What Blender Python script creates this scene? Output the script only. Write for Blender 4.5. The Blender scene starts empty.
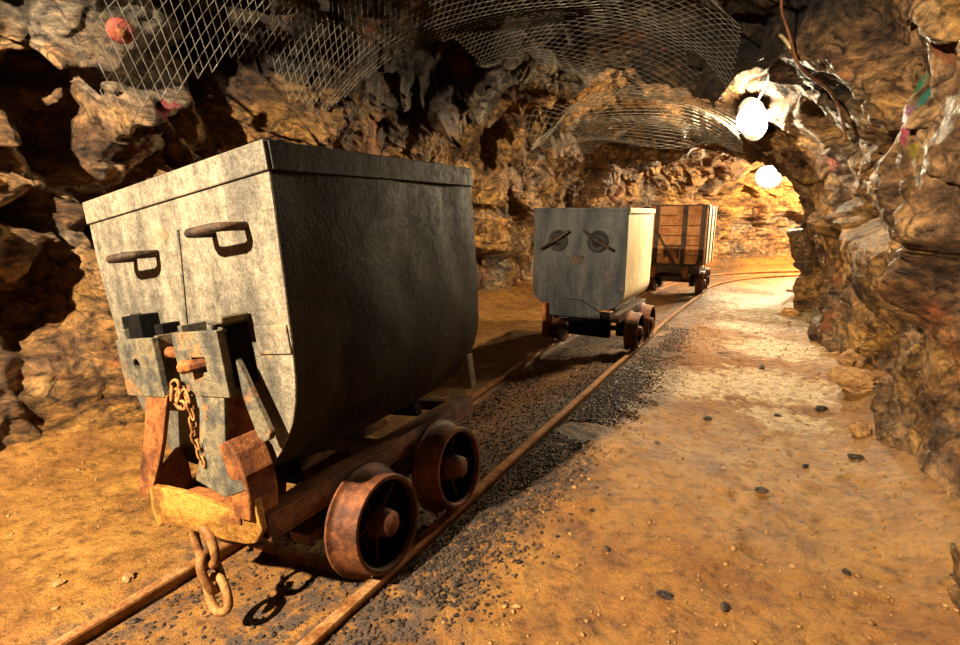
import bpy, bmesh, math, random
import numpy as np
from mathutils import Vector, Matrix

scene = bpy.context.scene
random.seed(7)
rng = np.random.default_rng(11)
PI = math.pi

# ------------------------------------------------------------------ objects
def link(o):
    scene.collection.objects.link(o)
    return o

def mesh_obj(name, verts, faces, mat, parent=None, smooth=False, bevel=0.0, uvless=True):
    me = bpy.data.meshes.new(name)
    me.from_pydata([tuple(v) for v in verts], [], [tuple(f) for f in faces])
    bm = bmesh.new(); bm.from_mesh(me)
    bmesh.ops.recalc_face_normals(bm, faces=bm.faces)
    bm.to_mesh(me); bm.free()
    me.materials.append(mat)
    if smooth:
        me.polygons.foreach_set('use_smooth', [True] * len(me.polygons))
    o = link(bpy.data.objects.new(name, me))
    if parent: o.parent = parent
    if bevel > 0:
        m = o.modifiers.new('bevel', 'BEVEL'); m.width = bevel; m.segments = 2
        m.limit_method = 'ANGLE'; m.angle_limit = math.radians(35)
    return o

def grid_obj(name, P, mat, closed=False):
    """P: (n,m,3) array of points -> smooth grid mesh, quick path"""
    n, m = P.shape[:2]
    me = bpy.data.meshes.new(name)
    idx = np.arange(n * m).reshape(n, m)
    q = np.stack([idx[:-1, :-1], idx[1:, :-1], idx[1:, 1:], idx[:-1, 1:]], -1).reshape(-1, 4)
    me.vertices.add(n * m); me.vertices.foreach_set('co', P.reshape(-1).astype(np.float32))
    me.loops.add(q.size); me.loops.foreach_set('vertex_index', q.reshape(-1).astype(np.int32))
    me.polygons.add(len(q))
    me.polygons.foreach_set('loop_start', np.arange(0, q.size, 4, dtype=np.int32))
    me.polygons.foreach_set('loop_total', np.full(len(q), 4, dtype=np.int32))
    me.update(calc_edges=True); me.validate()
    me.polygons.foreach_set('use_smooth', [True] * len(me.polygons))
    me.materials.append(mat)
    return link(bpy.data.objects.new(name, me))

def tag(o, label=None, cat=None, group=None, kind=None):
    if label: o['label'] = label
    if cat: o['category'] = cat
    if group: o['group'] = group
    if kind: o['kind'] = kind
    return o

def empty(name, M):
    o = link(bpy.data.objects.new(name, None))
    o.empty_display_size = 0.1
    o.matrix_world = M
    return o

class MB:
    """collects shapes into one mesh"""
    def __init__(s): s.v = []; s.f = []
    def add(s, v, f):
        n = len(s.v); s.v += [tuple(p) for p in v]; s.f += [tuple(i + n for i in q) for q in f]; return s
    def box(s, a, b, M=None):
        (x0, y0, z0), (x1, y1, z1) = a, b
        v = [(x0,y0,z0),(x1,y0,z0),(x1,y1,z0),(x0,y1,z0),(x0,y0,z1),(x1,y0,z1),(x1,y1,z1),(x0,y1,z1)]
        if M: v = [M @ Vector(p) for p in v]
        return s.add(v, [(0,3,2,1),(4,5,6,7),(0,1,5,4),(1,2,6,5),(2,3,7,6),(3,0,4,7)])
    def prism(s, pts, axis, a, b):
        """pts 2-D outline in the two other axes; extruded from a to b. a,b may be functions of point index"""
        n = len(pts); v = []
        for e in (a, b):
            for k, (p, q) in enumerate(pts):
                w = e(k) if callable(e) else e
                v.append({'x': (w, p, q), 'y': (p, w, q), 'z': (p, q, w)}[axis])
        f = [tuple(range(n))[::-1], tuple(range(n, 2 * n))]
        f += [(i, (i + 1) % n, n + (i + 1) % n, n + i) for i in range(n)]
        return s.add(v, f)
    def tube(s, path, r, n=8, closed=False):
        path = [Vector(p) for p in path]; m = len(path); rings = []
        up = Vector((0.13, 0.27, 1)).normalized(); prev = None
        for i, p in enumerate(path):
            if closed: d = path[(i + 1) % m] - path[i - 1]
            else: d = path[min(i + 1, m - 1)] - path[max(i - 1, 0)]
            d.normalize()
            if prev is None:
                a = d.cross(up)
                if a.length < 1e-3: a = d.cross(Vector((1, 0, 0)))
            else: a = prev - d * prev.dot(d)
            a.normalize(); prev = a; b = d.cross(a)
            rr = r[i] if isinstance(r, (list, tuple)) else r
            rings.append([p + (a * math.cos(2*PI*k/n) + b * math.sin(2*PI*k/n)) * rr for k in range(n)])
        v = [q for ring in rings for q in ring]; f = []
        for i in range(m if closed else m - 1):
            j = (i + 1) % m
            for k in range(n):
                f.append((i*n+k, i*n+(k+1)%n, j*n+(k+1)%n, j*n+k))
        if not closed: f += [tuple(range(n))[::-1], tuple(range((m-1)*n, m*n))]
        return s.add(v, f)
    def lathe(s, prof, c, n=40):
        """prof list of (x offset, radius), axis = x through c=(y,z)"""
        v = []; f = []; m = len(prof)
        for k in range(n):
            a = 2 * PI * k / n
            for (x, r) in prof: v.append((x, c[0] + r * math.cos(a), c[1] + r * math.sin(a)))
        for k in range(n):
            j = (k + 1) % n
            for i in range(m - 1): f.append((k*m+i, k*m+i+1, j*m+i+1, j*m+i))
        return s.add(v, f)
    def done(s, name, mat, parent=None, smooth=False, bevel=0.0):
        return mesh_obj(name, s.v, s.f, mat, parent, smooth, bevel)

# ------------------------------------------------------------------ numpy noise
def _h(ix, iy, iz, seed=0):
    h = (ix.astype(np.int64) * 374761393 + iy.astype(np.int64) * 668265263 + iz.astype(np.int64) * 2147483647 + seed * 1274126177) & 0xffffffff
    h = ((h ^ (h >> 13)) * 1274126177) & 0xffffffff
    h = ((h ^ (h >> 15)) * 2246822519) & 0xffffffff
    return ((h ^ (h >> 16)) & 0xffffff) / float(0xffffff)

def vnoise(p, seed=0):
    i = np.floor(p).astype(np.int64); f = p - i; f = f * f * f * (f * (f * 6 - 15) + 10)
    r = 0
    for a in (0, 1):
        wx = f[..., 0] if a else 1 - f[..., 0]
        for b in (0, 1):
            wy = f[..., 1] if b else 1 - f[..., 1]
            for c in (0, 1):
                wz = f[..., 2] if c else 1 - f[..., 2]
                r = r + wx * wy * wz * _h(i[..., 0] + a, i[..., 1] + b, i[..., 2] + c, seed)
    return r * 2 - 1

def fbm(p, o=4, seed=0, gain=.5):
    r = 0; a = 1.0; q = p
    for k in range(o):
        r = r + a * vnoise(q, seed + k * 7); a *= gain; q = q * 2.03 + 11.7
    return r

def facets(p, seed=0, blend=.13):
    """random tilted plane per Voronoi cell -> broken angular rock; returns height, edge distance"""
    i0 = np.floor(p).astype(np.int64)
    d1 = np.full(p.shape[:-1], 9.0); d2 = np.full(p.shape[:-1], 9.0); h1 = np.zeros(p.shape[:-1]); hb = np.zeros(p.shape[:-1])
    for a in (-1, 0, 1):
        for b in (-1, 0, 1):
            for c in (-1, 0, 1):
                i = i0 + np.array([a, b, c])
                x, y, z = i[..., 0], i[..., 1], i[..., 2]
                cp = i + np.stack([_h(x, y, z, seed + 1), _h(x, y, z, seed + 2), _h(x, y, z, seed + 3)], -1)
                v = p - cp; d = np.sqrt((v * v).sum(-1))
                g = np.stack([_h(x, y, z, seed + 4), _h(x, y, z, seed + 5), _h(x, y, z, seed + 6)], -1) * 2 - 1
                h = (v * g).sum(-1) * 1.5 + (_h(x, y, z, seed + 7) - .5)
                near = d < d1
                sec = (~near) & (d < d2)
                hb = np.where(near, h1, np.where(sec, h, hb))
                d2 = np.where(near, d1, np.where(sec, d, d2))
                h1 = np.where(near, h, h1); d1 = np.where(near, d, d1)
    e = d2 - d1; k = .5 + .5 * np.clip(e / blend, 0, 1)
    return h1 * k + hb * (1 - k), e

def sm(a, b, x):
    t = np.clip((x - a) / (b - a), 0, 1); return t * t * (3 - 2 * t)

# ------------------------------------------------------------------ the line of the track
C0 = np.array([-.6083, 1.1752]); AZ = math.radians(29.9); S0 = 6.75; RC = 4.0
def track(s, u, z=0.0):
    s = np.asarray(s, float); u = np.asarray(u, float)
    st = np.minimum(s, S0); ph = np.maximum(s - S0, 0) / RC
    a = AZ + ph
    cx = C0[0] + st * math.sin(AZ); cy = C0[1] + st * math.cos(AZ)
    fw = RC * np.sin(ph); rt = RC * (1 - np.cos(ph))
    cx = cx + fw * math.sin(AZ) + rt * math.cos(AZ); cy = cy + fw * math.cos(AZ) - rt * math.sin(AZ)
    return np.stack(np.broadcast_arrays(cx + u * np.cos(a), cy - u * np.sin(a), np.asarray(z, float)), -1)

def roll_w(s): return 1 - sm(1.2, 3.0, s)
def rail_z(s, u): return roll_w(s) * (.031 + .1487 * u)
def rail_u(s): return -.055 * sm(1.4, 2.8, s) * (1 - sm(4.4, 6.4, s))

def floor_z(s, u):
    ru = rail_u(s)
    uu = u - ru
    zi = rail_z(s, np.clip(uu, -.3, .3))
    inner = zi - .052
    outr = rail_z(s, .3) * (1 - .6 * sm(.4, 1.3, uu)) - .022
    outl = rail_z(s, -.3) - .006
    z = np.where(np.abs(uu) < .3, inner, np.where(uu > 0, outr, outl))
    k = sm(.27, .34, np.abs(uu))
    z = inner * (1 - k) + np.where(uu > 0, outr, outl) * k
    z = z + .16 * sm(1.25, 1.85, u) ** 2 + .12 * sm(1.15, 1.7, -u) ** 2
    return z
def floor_full(s, u):
    z = floor_z(s, u)
    p = track(s, u, 0)
    amp = .35 + .65 * sm(.34, .6, np.abs(u))
    d = fbm(p * 1.9, 2, 5) * .014 + fbm(p * 9, 4, 15) * .0060 + fbm(p * 34, 3, 25) * .0036
    h, e = facets(p * 7.0 + 3.3, 31)
    d = d + np.where(_h(np.floor(p[..., 0] * 3), np.floor(p[..., 1] * 3), np.floor(p[..., 2]), 3) > .5, h, h * .4) * .006
    return z + d * amp

# ------------------------------------------------------------------ the rock surface of the tunnel
HT = ([-4, 0, 1.6, 2.6, 3.25, 3.5, 3.66, 4.5, 5.3, 5.45, 6.3, 7.1, 7.3, 9, 14],
      [2.4, 2.5, 2.5, 2.38, 2.18, 2.05, 2.20, 2.06, 1.86, 1.96, 1.9, 1.82, 1.95, 1.95, 2.0])
WL = ([-4, 0, .5, 2, 3, 4.5, 6, 7, 9, 14], [1.5, 1.52, 1.46, 1.6, 1.7, 1.78, 1.7, 1.6, 1.75, 1.75])
WR = ([-4, 0, 2.2, 2.5, 3.0, 3.8, 4.4, 6.5, 8, 9, 14], [1.72, 1.68, 1.62, 1.76, 1.66, 1.56, 1.50, 1.40, 1.36, 1.6, 1.7])
# (s, t, radius, amount): knobs (+, towards the room) and hollows (-)
BUMPS = [(.33, 2.665, .17, -.26), (.12, 2.76, .17, .10), (.50, 2.60, .12, .06), (1.10, 2.56, .22, -.22), (.22, 2.91, .20, -.16), (1.55, 2.60, .18, .08), (2.95, 1.15, .16, -.25), (3.9, 2.35, .2, -.1)]
def rock(s, t):
    """s along the track, t from 0 (right foot) over the crown to pi (left foot)"""
    s = np.asarray(s, float); t = np.asarray(t, float)
    ct, stt = np.cos(t), np.sin(t)
    n = 2.7
    cc = np.sign(ct) * np.abs(ct) ** (2 / n); ss = np.abs(stt) ** (2 / n)
    w = np.where(ct > 0, np.interp(s, *WR), np.interp(s, *WL))
    u0 = cc * w
    H = np.interp(s + .5 * np.clip(u0, -1.4, 1.2) * (1 - sm(6, 8, s)), *HT)
    z0 = ss * H - .12 * (1 - ss)
    # direction out of the room
    lu = cc / 1.6; lz = (z0 - .9) / 1.3
    lz = np.where(lz < 0, lz * .25, lz)
    L = np.sqrt(lu * lu + lz * lz) + 1e-6
    nu, nz = lu / L, lz / L
    base = track(s, u0, z0)
    warp = np.stack([fbm(base * 1.1, 2, 51), fbm(base * 1.1 + 9, 2, 52), fbm(base * 1.1 + 5, 2, 53)], -1)
    q = base + warp * .15
    # strata lean: squeeze along a slanted axis
    ax = np.array([.45, -.35, .82]); ax = ax / np.linalg.norm(ax)
    pr = (q * ax).sum(-1, keepdims=True)
    q1 = (q + ax * pr * .35)
    h1, e1 = facets(q1 * 1.15, 60, .05)
    h2, e2 = facets(q1 * 2.9 + 4, 70, .06)
    h3, e3 = facets(q1 * 7.5 + 8, 80)
    h4, e4 = facets(q1 * 19 + 2, 90)
    left = sm(1.5, 2.4, t)
    d = h1 * (.11 + .10 * left) + h2 * (.026 + .050 * left) + h3 * (.010 + .014 * left) + h4 * (.004 + .004 * left)
    d = d + fbm(base * 1.4, 3, 40) * .07 + fbm(q1 * 14, 4, 44) * .010
    d = d + (1 - sm(0, .10, e1)) * .05 * (.4 + left) + (1 - sm(0, .07, e2)) * .022
    # near the left foot the wall runs out in a smooth bank
    bank = sm(2.75, 3.1, t)
    d = d * (1 - .45 * bank)
    for (bs, bt, r, a) in BUMPS:
        dd = np.sqrt((s - bs) ** 2 + ((t - bt) * 1.6) ** 2) / r
        d = d - a * (1 - sm(.55, 1.1, dd))
    d = np.clip(d, -.34, .5)
    return track(s, u0 + nu * d, z0 + nz * d)
#@@END_SURFACE

# ------------------------------------------------------------------ materials
def ramp_node(nt, pts, interp='LINEAR'):
    r = nt.nodes.new('ShaderNodeValToRGB'); cr = r.color_ramp; cr.interpolation = interp
    while len(cr.elements) > len(pts): cr.elements.remove(cr.elements[-1])
    while len(cr.elements) < len(pts): cr.elements.new(.5)
    for e, (p, c) in zip(cr.elements, pts):
        e.position = p; e.color = (c[0], c[1], c[2], 1)
    return r
def lin(r, g, b):
    f = lambda c: (c / 255 / 12.92) if c / 255 <= .04045 else ((c / 255 + .055) / 1.055) ** 2.4
    return (f(r), f(g), f(b))
ALB = .55
class NT:
    def __init__(s, name):
        s.m = bpy.data.materials.new(name); s.m.use_nodes = True; s.t = s.m.node_tree
        s.b = s.t.nodes['Principled BSDF']
        s.co = s.t.nodes.new('ShaderNodeTexCoord').outputs['Object']
    def L(s, a, b): s.t.links.new(a, b)
    def n(s, kind, **kw):
        x = s.t.nodes.new(kind)
        for k, v in kw.items(): setattr(x, k, v)
        return x
    def mapping(s, scale=(1,1,1), rot=(0,0,0), loc=(0,0,0)):
        x = s.n('ShaderNodeMapping'); s.L(s.co, x.inputs[0])
        x.inputs['Scale'].default_value = scale; x.inputs['Rotation'].default_value = rot; x.inputs['Location'].default_value = loc
        return x.outputs[0]
    def noise(s, scale, detail=5, rough=.55, vec=None, dist=0.0):
        x = s.n('ShaderNodeTexNoise'); x.inputs['Scale'].default_value = scale; x.inputs['Detail'].default_value = detail
        x.inputs['Roughness'].default_value = rough; x.inputs['Distortion'].default_value = dist
        s.L(vec if vec is not None else s.co, x.inputs['Vector']); return x.outputs[0]
    def voro(s, scale, feature='F1', vec=None, out=0):
        x = s.n('ShaderNodeTexVoronoi', feature=feature); x.inputs['Scale'].default_value = scale
        s.L(vec if vec is not None else s.co, x.inputs['Vector']); return x.outputs[out]
    def ramp(s, fac, pts, interp='LINEAR'):
        r = ramp_node(s.t, pts, interp); s.L(fac, r.inputs[0]); return r.outputs[0]
    def mix(s, fac, a, b, mode='MIX'):
        x = s.n('ShaderNodeMixRGB', blend_type=mode)
        for i, v in enumerate((fac, a, b)):
            if hasattr(v, 'is_linked'): s.L(v, x.inputs[i])
            elif isinstance(v, (int, float)): x.inputs[i].default_value = v if i == 0 else (v, v, v, 1)
            else: x.inputs[i].default_value = (*v, 1)
        return x.outputs[0]
    def math(s, op, a, b=0.0, clamp=False):
        x = s.n('ShaderNodeMath', operation=op, use_clamp=clamp)
        for i, v in enumerate((a, b)):
            if hasattr(v, 'is_linked'): s.L(v, x.inputs[i])
            else: x.inputs[i].default_value = v
        return x.outputs[0]
    def bump(s, h, dist=.01, strength=1.0, prev=None):
        x = s.n('ShaderNodeBump'); x.inputs['Distance'].default_value = dist; x.inputs['Strength'].default_value = strength
        s.L(h, x.inputs['Height'])
        if prev is not None: s.L(prev, x.inputs['Normal'])
        return x.outputs[0]
    def near(s, c, r, k=.35):
        """blotchy mask round a place in the world"""
        x = s.n('ShaderNodeVectorMath', operation='DISTANCE'); s.L(s.co, x.inputs[0]); x.inputs[1].default_value = c
        nz = s.noise(14, 4, .7)
        d = s.math('ADD', s.math('DIVIDE', x.outputs['Value'], r), s.math('MULTIPLY', s.math('SUBTRACT', nz, .5), 2.6 * k / .35))
        return s.ramp(d, [(.62, (1,1,1)), (.95, (0,0,0))])
    def out(s, col=None, rough=None, metal=None, normal=None, spec=None):
        col = s.mix(1.0, col, ALB, 'MULTIPLY')
        for k, v in (('Base Color', col), ('Roughness', rough), ('Metallic', metal), ('Normal', normal), ('Specular IOR Level', spec)):
            if v is None: continue
            if hasattr(v, 'is_linked'): s.L(v, s.b.inputs[k])
            elif isinstance(v, tuple): s.b.inputs[k].default_value = (*v, 1)
            else: s.b.inputs[k].default_value = v
        return s.m

def mat_rock():
    m = NT('rock')
    warp = m.n('ShaderNodeVectorMath', operation='ADD')
    nz = m.n('ShaderNodeTexNoise'); nz.inputs['Scale'].default_value = 2.2; nz.inputs['Detail'].default_value = 4
    m.L(m.co, nz.inputs['Vector'])
    sc = m.n('ShaderNodeVectorMath', operation='SCALE'); m.L(nz.outputs['Color'], sc.inputs[0]); sc.inputs['Scale'].default_value = .28
    m.L(m.co, warp.inputs[0]); m.L(sc.outputs[0], warp.inputs[1]); W = warp.outputs[0]
    st = m.n('ShaderNodeMapping'); m.L(W, st.inputs[0]); st.inputs['Scale'].default_value = (1, 1, 1.7); st.inputs['Rotation'].default_value = (.5, .55, .2)
    S = st.outputs[0]
    big = m.noise(.85, 4, .6, W); mid = m.noise(3.1, 7, .68, S); fine = m.noise(16, 6, .7, S); grit = m.noise(70, 3, .7)
    sepd = m.n('ShaderNodeSeparateXYZ'); m.L(m.co, sepd.inputs[0])
    ochre = m.ramp(mid, [(.30, lin(34,24,18)), (.42, lin(112,78,42)), (.52, lin(176,128,62)), (.62, lin(216,168,92)), (.74, lin(136,92,52))])
    brown = m.ramp(mid, [(.30, lin(34,25,20)), (.44, lin(108,80,56)), (.54, lin(156,120,82)), (.64, lin(190,152,108)), (.76, lin(104,80,62))])
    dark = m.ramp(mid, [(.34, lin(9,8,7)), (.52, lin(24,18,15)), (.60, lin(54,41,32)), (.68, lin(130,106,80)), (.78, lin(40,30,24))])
    a = m.mix(m.ramp(big, [(.42, (0,0,0)), (.58, (1,1,1))]), brown, ochre)
    # roof shade put into the stone colour, fading out along the lamp-lit stretch
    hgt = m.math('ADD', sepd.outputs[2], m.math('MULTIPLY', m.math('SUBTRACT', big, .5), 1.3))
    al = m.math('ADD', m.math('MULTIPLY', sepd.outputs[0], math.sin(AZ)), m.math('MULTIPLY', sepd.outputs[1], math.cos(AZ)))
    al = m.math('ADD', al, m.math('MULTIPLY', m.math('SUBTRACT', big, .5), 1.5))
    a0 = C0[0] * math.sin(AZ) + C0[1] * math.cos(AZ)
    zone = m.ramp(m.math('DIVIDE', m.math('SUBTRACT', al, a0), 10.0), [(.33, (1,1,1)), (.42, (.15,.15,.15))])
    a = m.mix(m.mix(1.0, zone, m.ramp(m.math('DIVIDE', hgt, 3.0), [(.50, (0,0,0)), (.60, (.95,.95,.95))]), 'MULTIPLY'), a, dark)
    rust = m.ramp(m.noise(1.9, 5, .65, W), [(.60, (0,0,0)), (.70, (.7,.7,.7))])
    a = m.mix(rust, a, m.mix(fine, lin(110,50,24), lin(190,108,48)))
    grey = m.ramp(m.noise(1.4, 5, .6, m.mapping(loc=(7, 3, 1))), [(.55, (0,0,0)), (.66, (.75,.75,.75))])
    a = m.mix(grey, a, m.mix(fine, lin(74,66,60), lin(168,156,138)))
    a = m.mix(.9, a, m.ramp(fine, [(.36, (.07,.06,.06)), (.49, (.7,.67,.64)), (.64, (1.6,1.45,1.2))]), 'MULTIPLY')
    # mineral veins
    vein = m.ramp(m.voro(1.7, 'DISTANCE_TO_EDGE', W), [(.0, (.12,.12,.12)), (.014, (0,0,0))])
    a = m.mix(m.mix(1.0, vein, m.ramp(fine, [(.45, (0,0,0)), (.6, (1,1,1))]), 'MULTIPLY'), a, lin(206,170,120))
    crack = m.ramp(m.voro(4.3, 'DISTANCE_TO_EDGE', S), [(0, (1,1,1)), (.035, (0,0,0))])
    a = m.mix(m.mix(1.0, crack, m.ramp(mid, [(.45, (0,0,0)), (.55, (.8,.8,.8))]), 'MULTIPLY'), a, lin(28,20,16))
    for (c, r, col) in PAINT:
        a = m.mix(m.near(c, r), a, lin(*col))
    h = m.math('ADD', m.math('MULTIPLY', mid, 1.0), m.math('MULTIPLY', fine, .35))
    n1 = m.bump(h, .07, .9)
    n2 = m.bump(m.math('SUBTRACT', m.math('MULTIPLY', grit, .5), m.math('MULTIPLY', crack, .6)), .012, .9, n1)
    n3 = m.bump(m.noise(30, 6, .8, S), .035, .9, n2)
    return m.out(a, m.ramp(fine, [(.35, (.38,.38,.38)), (.6, (.75,.75,.75))]), 0.0, n3, .2)

def mat_floor():
    m = NT('sandy_floor')
    big = m.noise(.9, 4, .6); mid = m.noise(4.5, 6, .65); fine = m.noise(26, 6, .7); grit = m.noise(120, 4, .75)
    c = m.ramp(mid, [(.30, lin(96,62,28)), (.45, lin(138,94,40)), (.55, lin(160,114,50)), (.7, lin(126,84,36))])
    c = m.mix(m.ramp(big, [(.42, (0,0,0)), (.62, (.55,.55,.55))]), c, lin(128,76,34))
    c = m.mix(.85, c, m.ramp(fine, [(.34, (.30,.27,.25)), (.5, (1,1,1)), (.7, (1.25,1.2,1.1))]), 'MULTIPLY')
    # pale patches on the walkway
    pale_spots = 0
    for (p, r) in (((1.75, 3.0, 0), .42), ((2.3, 3.9, 0), .42), ((1.25, 3.0, 0), .35), ((3.2, 5.4, 0), .75), ((2.5, 4.7, 0), .3), ((3.0, 6.6, 0), .45), ((1.55, 2.45, 0), .22)):
        k = m.near(p, r, .3); pale_spots = k if pale_spots == 0 else m.mix(1.0, pale_spots, k, 'LIGHTEN')
    c = m.mix(m.mix(1.0, pale_spots, m.ramp(fine, [(.35, (.2,.2,.2)), (.6, (.9,.9,.9))]), 'MULTIPLY'), c, lin(214,190,148))
    # cinders along the track
    sep = m.n('ShaderNodeSeparateXYZ')
    rot = m.n('ShaderNodeMapping', vector_type='POINT'); m.L(m.co, rot.inputs[0]); rot.inputs['Rotation'].default_value = (0, 0, AZ)
    m.L(rot.outputs[0], sep.inputs[0])
    u0 = C0[0] * math.cos(AZ) - C0[1] * math.sin(AZ)
    u = m.math('SUBTRACT', sep.outputs[0], u0)
    wob = m.math('MULTIPLY', m.math('SUBTRACT', m.noise(2.3, 5, .6), .5), .75)
    du = m.math('ABSOLUTE', m.math('ADD', m.math('SUBTRACT', u, .27), wob))
    cin = m.ramp(du, [(.14, (1,1,1)), (.36, (0,0,0))])
    cin = m.mix(1.0, cin, m.ramp(m.noise(17, 6, .75), [(.40, (0,0,0)), (.54, (1,1,1))]), 'MULTIPLY')
    du2 = m.math('ABSOLUTE', m.math('ADD', m.math('ADD', u, .24), wob))
    cin2 = m.mix(1.0, m.ramp(du2, [(.05, (.8,.8,.8)), (.2, (0,0,0))]), m.ramp(m.noise(19, 6, .75), [(.44, (0,0,0)), (.56, (1,1,1))]), 'MULTIPLY')
    c = m.mix(m.mix(1.0, cin, cin2, 'LIGHTEN'), c, m.mix(grit, lin(30,22,20), lin(104,84,70)))
    spk = m.ramp(m.voro(55, 'F1'), [(.10, (1,1,1)), (.2, (0,0,0))])
    c = m.mix(m.mix(1.0, spk, m.ramp(m.noise(6, 3), [(.52, (0,0,0)), (.6, (.8,.8,.8))]), 'MULTIPLY'), c, lin(96,60,34))
    n1 = m.bump(mid, .03, .5); n2 = m.bump(fine, .02, .9, n1); n3 = m.bump(grit, .006, 1.0, n2)
    return m.out(c, m.ramp(big, [(.45, (.55,.55,.55)), (.65, (.85,.85,.85))]), 0.0, n3, .2)

def mat_metal(name, cols, rough=(.4, .7), metal=.25, sc=6, bump=.004, rustamt=None, streak=False, rustcol=None, spec=.15):
    m = NT(name)
    v = m.mapping((1, 1, .22)) if streak else None
    a = m.noise(sc, 7, .7, v); b = m.noise(sc * 7, 5, .7); g = m.noise(sc * 28, 3, .7)
    c = m.ramp(a, [(.28, cols[0]), (.45, cols[1]), (.58, cols[2]), (.75, cols[3] if len(cols) > 3 else cols[1])])
    c = m.mix(.6, c, m.ramp(b, [(.3, (.45,.45,.45)), (.52, (1,1,1)), (.68, (1.5,1.45,1.35))]), 'MULTIPLY')
    c = m.mix(.35, c, m.ramp(g, [(.35, (.4,.4,.4)), (.55, (1,1,1)), (.66, (1.6,1.6,1.6))]), 'MULTIPLY')
    if rustamt is not None:
        r = m.ramp(m.noise(sc * .9, 6, .72, m.mapping(loc=(5, 2, 9))), [(rustamt, (0,0,0)), (rustamt + .12, (.85,.85,.85))])
        rc = rustcol or (lin(120,66,28), lin(206,134,60))
        c = m.mix(r, c, m.mix(b, rc[0], rc[1]))
    n = m.bump(b, bump, .7); n = m.bump(g, bump * .4, .6, n)
    return m.out(c, m.ramp(b, [(.35, (rough[0],)*3), (.65, (rough[1],)*3)]), metal, n, spec)

def mat_emit(name, col, k):
    m = bpy.data.materials.new(name); m.use_nodes = True; b = m.node_tree.nodes['Principled BSDF']
    b.inputs['Base Color'].default_value = (*col, 1); b.inputs['Emission Color'].default_value = (*col, 1); b.inputs['Emission Strength'].default_value = k
    return m

PAINT = [((1.57, 1.97, 1.44), .050, (40,128,92)), ((1.51, 1.86, 1.39), .045, (44,120,104)),
         ((1.51, 1.92, 1.34), .045, (146,70,140)), ((1.54, 1.95, 1.28), .045, (190,80,104)), ((1.545, 1.92, 1.22), .04, (170,150,60)),
         ((2.50, 3.80, 1.36), .085, (170,76,34)), ((1.42, 1.78, 1.42), .04, (60,66,110)), ((1.36, 1.62, 1.50), .07, (130,70,38)),
         ((-1.42, 2.44, 1.46), .07, (140,44,50)), ((-1.57, 2.48, 1.31), .05, (140,48,60))]

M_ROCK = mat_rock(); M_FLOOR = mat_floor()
M_STEEL = mat_metal('worn_grey_steel', [lin(44,41,38), lin(90,83,72), lin(130,119,100), lin(58,54,49)], (.42, .7), .2, 5, .003, .60, True, (lin(110,84,60), lin(190,150,96)))
M_PLATE = mat_metal('thick_grey_plate', [lin(30,29,28), lin(78,74,66), lin(118,106,82), lin(54,50,46)], (.45, .75), .3, 14, .004, .56)
M_RUST = mat_metal('rusted_iron', [lin(44,24,14), lin(108,60,30), lin(156,96,46), lin(78,42,24)], (.55, .85), .15, 12, .005)
M_YELLOW = mat_metal('yellowed_rusty_iron', [lin(40,28,18), lin(136,90,34), lin(176,130,54), lin(50,44,38)], (.5, .8), .1, 11, .005)
M_WHEEL = mat_metal('rusted_wheel_iron', [lin(30,19,14), lin(78,44,27), lin(124,74,42), lin(52,31,21)], (.45, .75), .3, 9, .003)
M_SIDE = mat_metal('shaded_and_dark_steel', [lin(9,9,10), lin(18,18,19), lin(50,46,42), lin(12,12,13)], (.45, .7), .0, 5, .002, .66, True, (lin(40,30,24), lin(80,60,44)), .08)  # shade put into the front tub's sides; also the plain dark boss steel
M_BROWN = mat_metal('brown_frame_iron', [lin(36,22,16), lin(86,52,32), lin(128,80,46), lin(54,36,24)], (.5, .8), .2, 10, .004)
M_DARK = mat_metal('dark_greasy_iron', [lin(20,17,15), lin(52,42,34), lin(88,64,44), lin(34,28,24)], (.4, .7), .3, 10, .004)
M_RAIL = mat_metal('rail_steel', [lin(88,52,30), lin(160,104,58), lin(196,146,96), lin(110,70,44)], (.3, .6), .5, 16, .002)
M_CHAIN = mat_metal('rusty_chain', [lin(70,42,24), lin(130,84,46), lin(170,122,70), lin(90,56,32)], (.5, .8), .2, 20, .002)
M_BLUE = mat_metal('blue_grey_steel', [lin(20,21,22), lin(44,45,46), lin(70,68,64), lin(30,31,32)], (.4, .65), .35, 6, .003, .64, True, (lin(90,56,38), lin(140,92,60)))
M_LITSTEEL = mat_metal('lamp_lit_steel', [lin(180,156,116), lin(222,202,160), lin(238,222,186), lin(196,166,120)], (.45, .7), .05, 6, .002, .66, True, (lin(110,66,34), lin(176,116,60)))  # lamplight put into the colour: middle cart's sides, wooden cart's side straps
M_WOOD = mat_metal('orange_weathered_planks', [lin(120,66,34), lin(176,108,58), lin(208,146,88), lin(138,80,44)], (.6, .85), 0, 7, .004, None, False)
M_LITWOOD = mat_metal('lamp_lit_planks', [lin(180,156,120), lin(220,200,160), lin(236,220,184), lin(196,170,130)], (.6, .85), 0, 7, .003, None, True)  # lit copy of the planks: lamplight put into the right side's colour
M_WIRE = mat_metal('galvanised_wire', [lin(90,84,76), lin(140,132,118), lin(168,160,144), lin(110,104,94)], (.35, .5), .5, 20, .001)
M_STONE = mat_metal('loose_stone', [lin(84,58,36), lin(150,108,64), lin(190,142,88), lin(110,80,50)], (.6, .9), 0, 12, .006)
M_REDIRON = mat_metal('red_primed_iron', [lin(60,22,18), lin(108,44,34), lin(136,66,50), lin(76,30,24)], (.5, .8), .2, 14, .003)
M_OCHRE = mat_metal('ochre_stone', [lin(130,80,40), lin(190,128,66), lin(214,158,92), lin(150,96,50)], (.6, .9), 0, 12, .006)
M_CINDER = mat_metal('cinder', [lin(13,10,9), lin(40,30,25), lin(84,68,56), lin(22,17,15)], (.35, .7), 0, 30, .003)
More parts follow.
